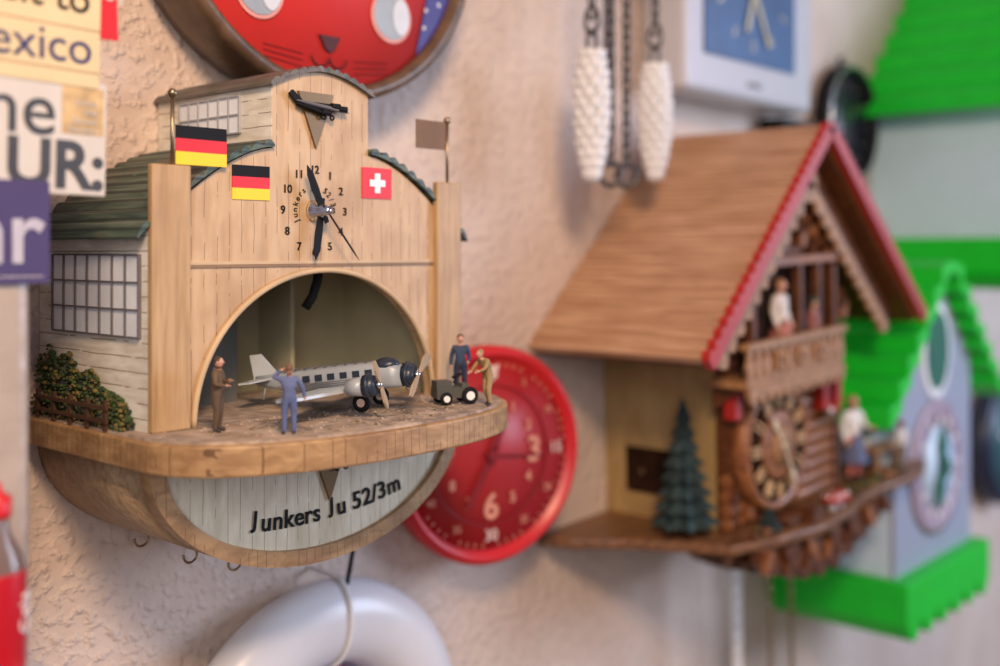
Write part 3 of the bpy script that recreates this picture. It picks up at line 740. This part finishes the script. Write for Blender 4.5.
# ---------------------------------------------------------------- pine cone weights
P_=root('pinecone_weight_clock',(1.23,0,0))
M_cone=mat('white_pinecone',(.76,.76,.78),.45,var=.04); M_ch=mat('chain_grey',(.10,.09,.09),.4,.7)
q=B('pinecone_weights',P_)
for cx,zt,zb in((-.072,.262,.092),(.076,.262,.100)):
    n=13
    for i in range(n):
        t=(i+.5)/n; z=zt-(zt-zb)*t; rr=.0235*(math.sin(math.pi*min(1,(t*.86+.12)))**.6)+.002
        for k in range(7):
            a=2*math.pi*(k+.5*(i%2))/7
            M=Matrix.Rotation(a,3,'Z')@Matrix.Rotation(math.radians(25),3,'Y')
            q.sph((cx+rr*.78*math.cos(a),-.12+rr*.78*math.sin(a),z),(.0055,.009,.010),M_cone,8,6,M)
    q.lathe((cx,-.12,zb),[(.001,0),(.011,.01),(.018,(zt-zb)*.4),(.015,(zt-zb)*.8),(.004,zt-zb)],M_cone,seg=16)
    q.torus((cx,-.12,zt+.012),.010,.0026,M_ch,st=1.5); q.torus((cx,-.12,zt+.040),.011,.0026,M_ch,V(0,1,0),st=1.6)
q.done()
q=B('chains',P_)
for cx,z1 in((-.072,.310),(.076,.310),(-.030,.118),(.006,.118)):
    chain(q,cx,-.12,.47,z1,.018,.0024,M_ch)
chain(q,-.010,-.10,.47,.17,.018,.0021,M_ch)
for cx in(-.030,.008): q.torus((cx,-.12,.102),.0155,.0036,M_ch,V(.8,-.6,0),V(0,0,1))
q.done()
q=B('clock_case',P_)
q.prism([(-.13,.47),(.13,.47),(.13,.66),(0,.78),(-.13,.66)],-.17,-.002,W_brn); q.prism([(-.17,.64),(0,.80),(.17,.64),(.17,.62),(0,.78),(-.17,.62)],-.2,-.002,W_roof)
q.lathe((0,-.17,.58),[(.06,0),(.06,.01),(.001,.011)],W_dk,'y',32); q.done()

# ---------------------------------------------------------------- white square clock
S=root('square_white_wall_clock',(1.655,0,.460))
M_sq=mat('square_white',(.52,.52,.58),.3,var=.02); M_blue=mat('blue_dial',(.02,.075,.22),.4,var=.3,nscale=12)
q=B('case',S); q.box((-.212,.212),(-.083,-.001),(-.212,.212),M_sq); q.done(.012,3)
q=B('dial',S); q.box((-.160,.138),(-.0865,-.083),(-.150,.165),M_blue)
M_g=mat('gold_hands',(.50,.42,.28),.35,.5)
for i in range(12):
    M=Matrix.Translation((-.01,0,0))@Matrix.Rotation(math.radians(30*i),4,'Y'); q.box((-.002,.002),(-.088,-.086),(.112,.130),M_g,M)
for a,l,w in((200,.075,.005),(150,.10,.004),(60,.09,.0015)):
    M=Matrix.Translation((-.01,0,-.03))@Matrix.Rotation(math.radians(a),4,'Y'); q.box((-w,w),(-.091,-.089),(-.015,l),M_g,M)
q.cyl((-.01,-.086,-.03),(-.01,-.094,-.03),.008,M_g); q.done()
text('maker_label',S,'QUARTZ',(0,-.0845,-.185),.012,mat('label_grey',(.25,.25,.27),.5))

# ---------------------------------------------------------------- black round clock
A=root('black_round_wall_clock',(2.140,0,.258))
q=B('case',A); q.lathe((0,0,0),[(.10,.001),(.118,.01),(.120,.03),(.112,.045),(.10,.04),(.096,.025),(.001,.024)],M_blk,'y',56)
q.lathe((0,-.024,0),[(.095,0),(.095,.002),(.001,.0025)],mat('dark_dial',(.02,.022,.035),.3),'y',48)
for i in range(12):
    M=Matrix.Rotation(math.radians(30*i),4,'Y'); q.box((-.0015,.0015),(-.028,-.026),(.074,.086),mat('label_grey',(.25,.25,.27),.5),M)
for a,l in((40,.06),(-70,.045)):
    M=Matrix.Rotation(math.radians(a),4,'Y'); q.box((-.002,.002),(-.031,-.029),(-.01,l),M_chrome,M)
q.torus((0,-.043,0),.112,.0025,M_chrome,seg=48,rs=6)
q.box((-.32,-.10),(-.05,-.001),(-.050,-.018),M_blk)
q.cyl((-.02,-.02,.118),(-.02,-.02,.135),.006,M_blk); q.done()

# ---------------------------------------------------------------- green cuckoo clocks
M_gr=mat('green_plastic',(.008,.56,.030),.45,var=.06,spec=.3); M_lb=mat('pale_blue_plastic',(.56,.73,.90),.4,var=.03); M_li=mat('lilac_plastic',(.34,.37,.47),.4,var=.03); M_dgn=mat('dark_green',(.01,.13,.08),.4)
def green_clock(cx,zpk,hw,dz,bw,zb,yd):
    G=root('green_roof_cuckoo_clock',(cx,0,zpk))
    q=B('roof',G); n=7
    for sg in(-1,1):
        for i in range(n):
            x0=hw*i/n;x1=hw*(i+1)/n+.012; z0=-dz*i/n; z1=-dz*(i+1)/n-.008
            q.prism([(sg*x0,z0-.004),(sg*x0,z0-.022),(sg*x1,z1-.004),(sg*x1,z1+.032)],-yd-.035,-.001,M_gr)
    q.done(.003)
    q=B('body',G)
    ze=-dz*(bw/hw)-.012
    q.prism([(-bw,zb+.04),(bw,zb+.04),(bw,ze),(0,-.022),(-bw,ze)],-yd+.01,-.001,M_lb)
    q.prism([(-bw,zb+.04),(bw,zb+.04),(bw,ze),(0,-.022),(-bw,ze)],-yd,-yd+.01,M_li)
    q.done(.002)
    q=B('base',G)
    n=6;low=[];tp=[]
    for i in range(n*6+1):
        t=i/(n*6); tp.append((bw*1.12*(2*t-1),zb+.045)); low.append((bw*1.12*(2*t-1),zb-.025-.035*abs(math.sin(math.pi*n*t))))
    q.strip(tp,low,-yd-.03,-.001,M_gr); q.done(.003)
    return G,ze
G,ze=green_clock(2.055,-.015,.275,.27,.185,-.60,.235)
q=B('dial',G,(0,-.235,0))
q.lathe((-.0,0,-.385),[(.125,0),(.125,.006),(.105,.008),(.10,.004),(.001,.004)],mat('dial_mauve',(.40,.30,.38),.4),'y',40)
q.lathe((-.0,0,-.385),[(.075,.004),(.075,.007),(.001,.008)],M_lb,'y',32)
for i in range(12):
    M=Matrix.Translation((0,0,-.385))@Matrix.Rotation(math.radians(30*i),4,'Y'); q.box((-.004,.004),(-.010,-.007),(.080,.096),M_white,M)
for a,l in((10,.08),(190,.08),(100,.05)):
    M=Matrix.Translation((0,0,-.385))@Matrix.Rotation(math.radians(a),4,'Y'); q.prism([(-.006,0),(0,-.012),(.006,0),(.022,l*.5),(0,l),(-.022,l*.5)],-.014,-.011,M_dgn,M=M)
q.prism(ell(0,-.17,.070,.09,0,360,30)[:-1],-.004,.0,M_white); q.prism(ell(0,-.17,.052,.072,0,360,30)[:-1],-.007,.0,M_dgn)
q.done()
green_clock(2.60,.66,.36,.37,.29,-.68,.30)
D_=root('dark_blue_round_wall_clock',(3.05,0,-.50))
q=B('case',D_); q.lathe((0,0,0),[(.15,.001),(.17,.01),(.17,.05),(.155,.065),(.14,.05),(.001,.048)],mat('navy_case',(.015,.02,.05),.35),'y',48)
q.lathe((0,-.048,0),[(.138,0),(.138,.003),(.001,.004)],mat('teal_dial',(.03,.10,.12),.4),'y',40)
for a,l in((40,.09),(-70,.06)):
    M=Matrix.Rotation(math.radians(a),4,'Y'); q.box((-.004,.004),(-.056,-.054),(-.01,l),M_white,M)
q.done()

# ---------------------------------------------------------------- papers on pilaster
M_pap=mat('note_cream',(.64,.51,.30),.7,var=.04); M_mag=mat('magazine_white',(.56,.52,.48),.6,var=.04); M_pur=mat('card_purple',(.055,.038,.13),.6,var=.06)
M_ink=mat('ink_blue',(.02,.022,.12),.6); M_gry=mat('print_grey',(.06,.065,.08),.6,spec=.2); M_orn=mat('print_orange',(.52,.36,.18),.6,var=.4,nscale=60)
r1=root('handwritten_note',(.3,-.2500,.155),(0,math.radians(1.5),0))
q=B('paper',r1); q.box((-.12,.0985),(-.001,.0),(-.036,.060),M_pap)
for z in(-.0255,.005): q.box((-.12,.0985),(-.0013,-.001),(z,z+.0008),mat('note_line',(.25,.13,.06),.6))
q.done()
text('writing',r1,'exico',(.0930,-.0015,-.009),.034,M_ink,roll=.02,align='RIGHT',ext=.0003,bold=-.0001)
text('writing',r1,'Zeit to',(.0905,-.0015,.026),.030,M_blk,align='RIGHT',ext=.0003,bold=.0001)
r2=root('magazine_cover',(.3,-.2490,.08),(0,math.radians(1.0),0))
q=B('paper',r2); q.box((-.12,.1035),(-.001,0),(-.039,.042),M_mag); q.box((.070,.1015),(-.0012,-.001),(.004,.038),M_orn); q.done()
text('title',r2,'he',(.0665,-.0015,.018),.054,M_gry,align='RIGHT',ext=.0003,bold=.0001)
text('title',r2,'UR:',(.1025,-.0015,-.020),.047,M_gry,align='RIGHT',ext=.0003,bold=.0012)
text('caption',r2,'United\nofte\nBonuss\nNamens',(.096,-.0017,.017),.0065,M_mag,align='RIGHT',ext=.0002)
r3=root('purple_card',(.3,-.2510,.012))
q=B('paper',r3); q.box((-.12,.0605),(-.001,.0035),(-.035,.036),M_pur); q.box((.0,.056),(-.0012,-.001),(-.0305,-.0299),M_mag); q.done()
text('title',r3,'hr',(.056,-.0015,-.001),.064,mat('card_letters',(.46,.44,.52),.6),align='RIGHT',ext=.0003,bold=.0008)
r4=root('red_flyer',(.3,-.2482,.172),(0,math.radians(-2),0)); q=B('paper',r4); q.box((-.1,.1135),(-.0006,.0007),(-.022,.06),M_red); q.done()
text('print',r4,'SI',(.112,-.001,.012),.02,M_mag,roll=1.4,ext=.0002)
S2=root('soda_bottle',(.309,-.285,-.275))
q=B('bottle',S2)
M_lab=mat('bottle_label_red',(.46,.006,.015),.3,var=.04)
q.lathe((0,0,0),[(.015,0),(.0175,.004),(.018,.02),(.018,.068),(.016,.078),(.009,.092),(.0075,.098),(.0075,.104),(.001,.105)],mat('bottle_glass_brown',(.30,.22,.20),.1,trans=.5),seg=32)
q.lathe((0,0,.006),[(.0182,0),(.0184,.001),(.0184,.062),(.0182,.063)],M_lab,seg=32)
q.lathe((0,0,.103),[(.0092,0),(.0095,.002),(.0095,.013),(.004,.016),(.003,.022),(.001,.023)],M_red,seg=24); q.done()
text('label_script',S2,'Cola',(.0128,-.0138,.042),.014,M_white,ext=.0003,rot=(math.pi/2,-math.pi/2,math.radians(35)))
q=B('bottle_shelf'); q.box((.20,.34),(-.32,-.2482),(-.283,-.275),M_sq); q.done(.002)

# ---------------------------------------------------------------- lights
def area(name,loc,target,size,power,col):
    l=bpy.data.lights.new(name,'AREA'); l.energy=power; l.size=size; l.color=col
    o=bpy.data.objects.new(name,l); scene.collection.objects.link(o); o.location=(loc[0],loc[1],loc[2]+ZC)
    d=Vector(target)-Vector(loc); o.rotation_euler=d.to_track_quat('-Z','Y').to_euler(); return o
area('warm_lamp',(-.10,-1.45,.95),(.95,0,.05),.35,33,(1,.69,.45))
area('cool_window_light',(3.6,-2.6,.5),(1.7,0,-.15),1.4,80,(.66,.77,1))
area('soft_left_fill',(-.9,-1.8,.5),(.6,0,-.05),.9,15,(1,.93,.87))  # added soft fill from the left, keeps the hangar's side wall bright
w=bpy.data.worlds.new('World'); scene.world=w; w.use_nodes=True
w.node_tree.nodes['Background'].inputs[0].default_value=(.66,.67,.86,1); w.node_tree.nodes['Background'].inputs[1].default_value=.33

# ---------------------------------------------------------------- camera
cd=bpy.data.cameras.new('cam'); cam=bpy.data.objects.new('camera',cd); scene.collection.objects.link(cam)
cam.location=(0,-1,ZC); cam.rotation_euler=(math.radians(90),0,math.radians(-48))
cd.sensor_width=36; cd.lens=39.6; cd.shift_y=-.083; cd.clip_start=.01
cd.dof.use_dof=True; cd.dof.focus_distance=.98; cd.dof.aperture_fstop=1.9
scene.camera=cam
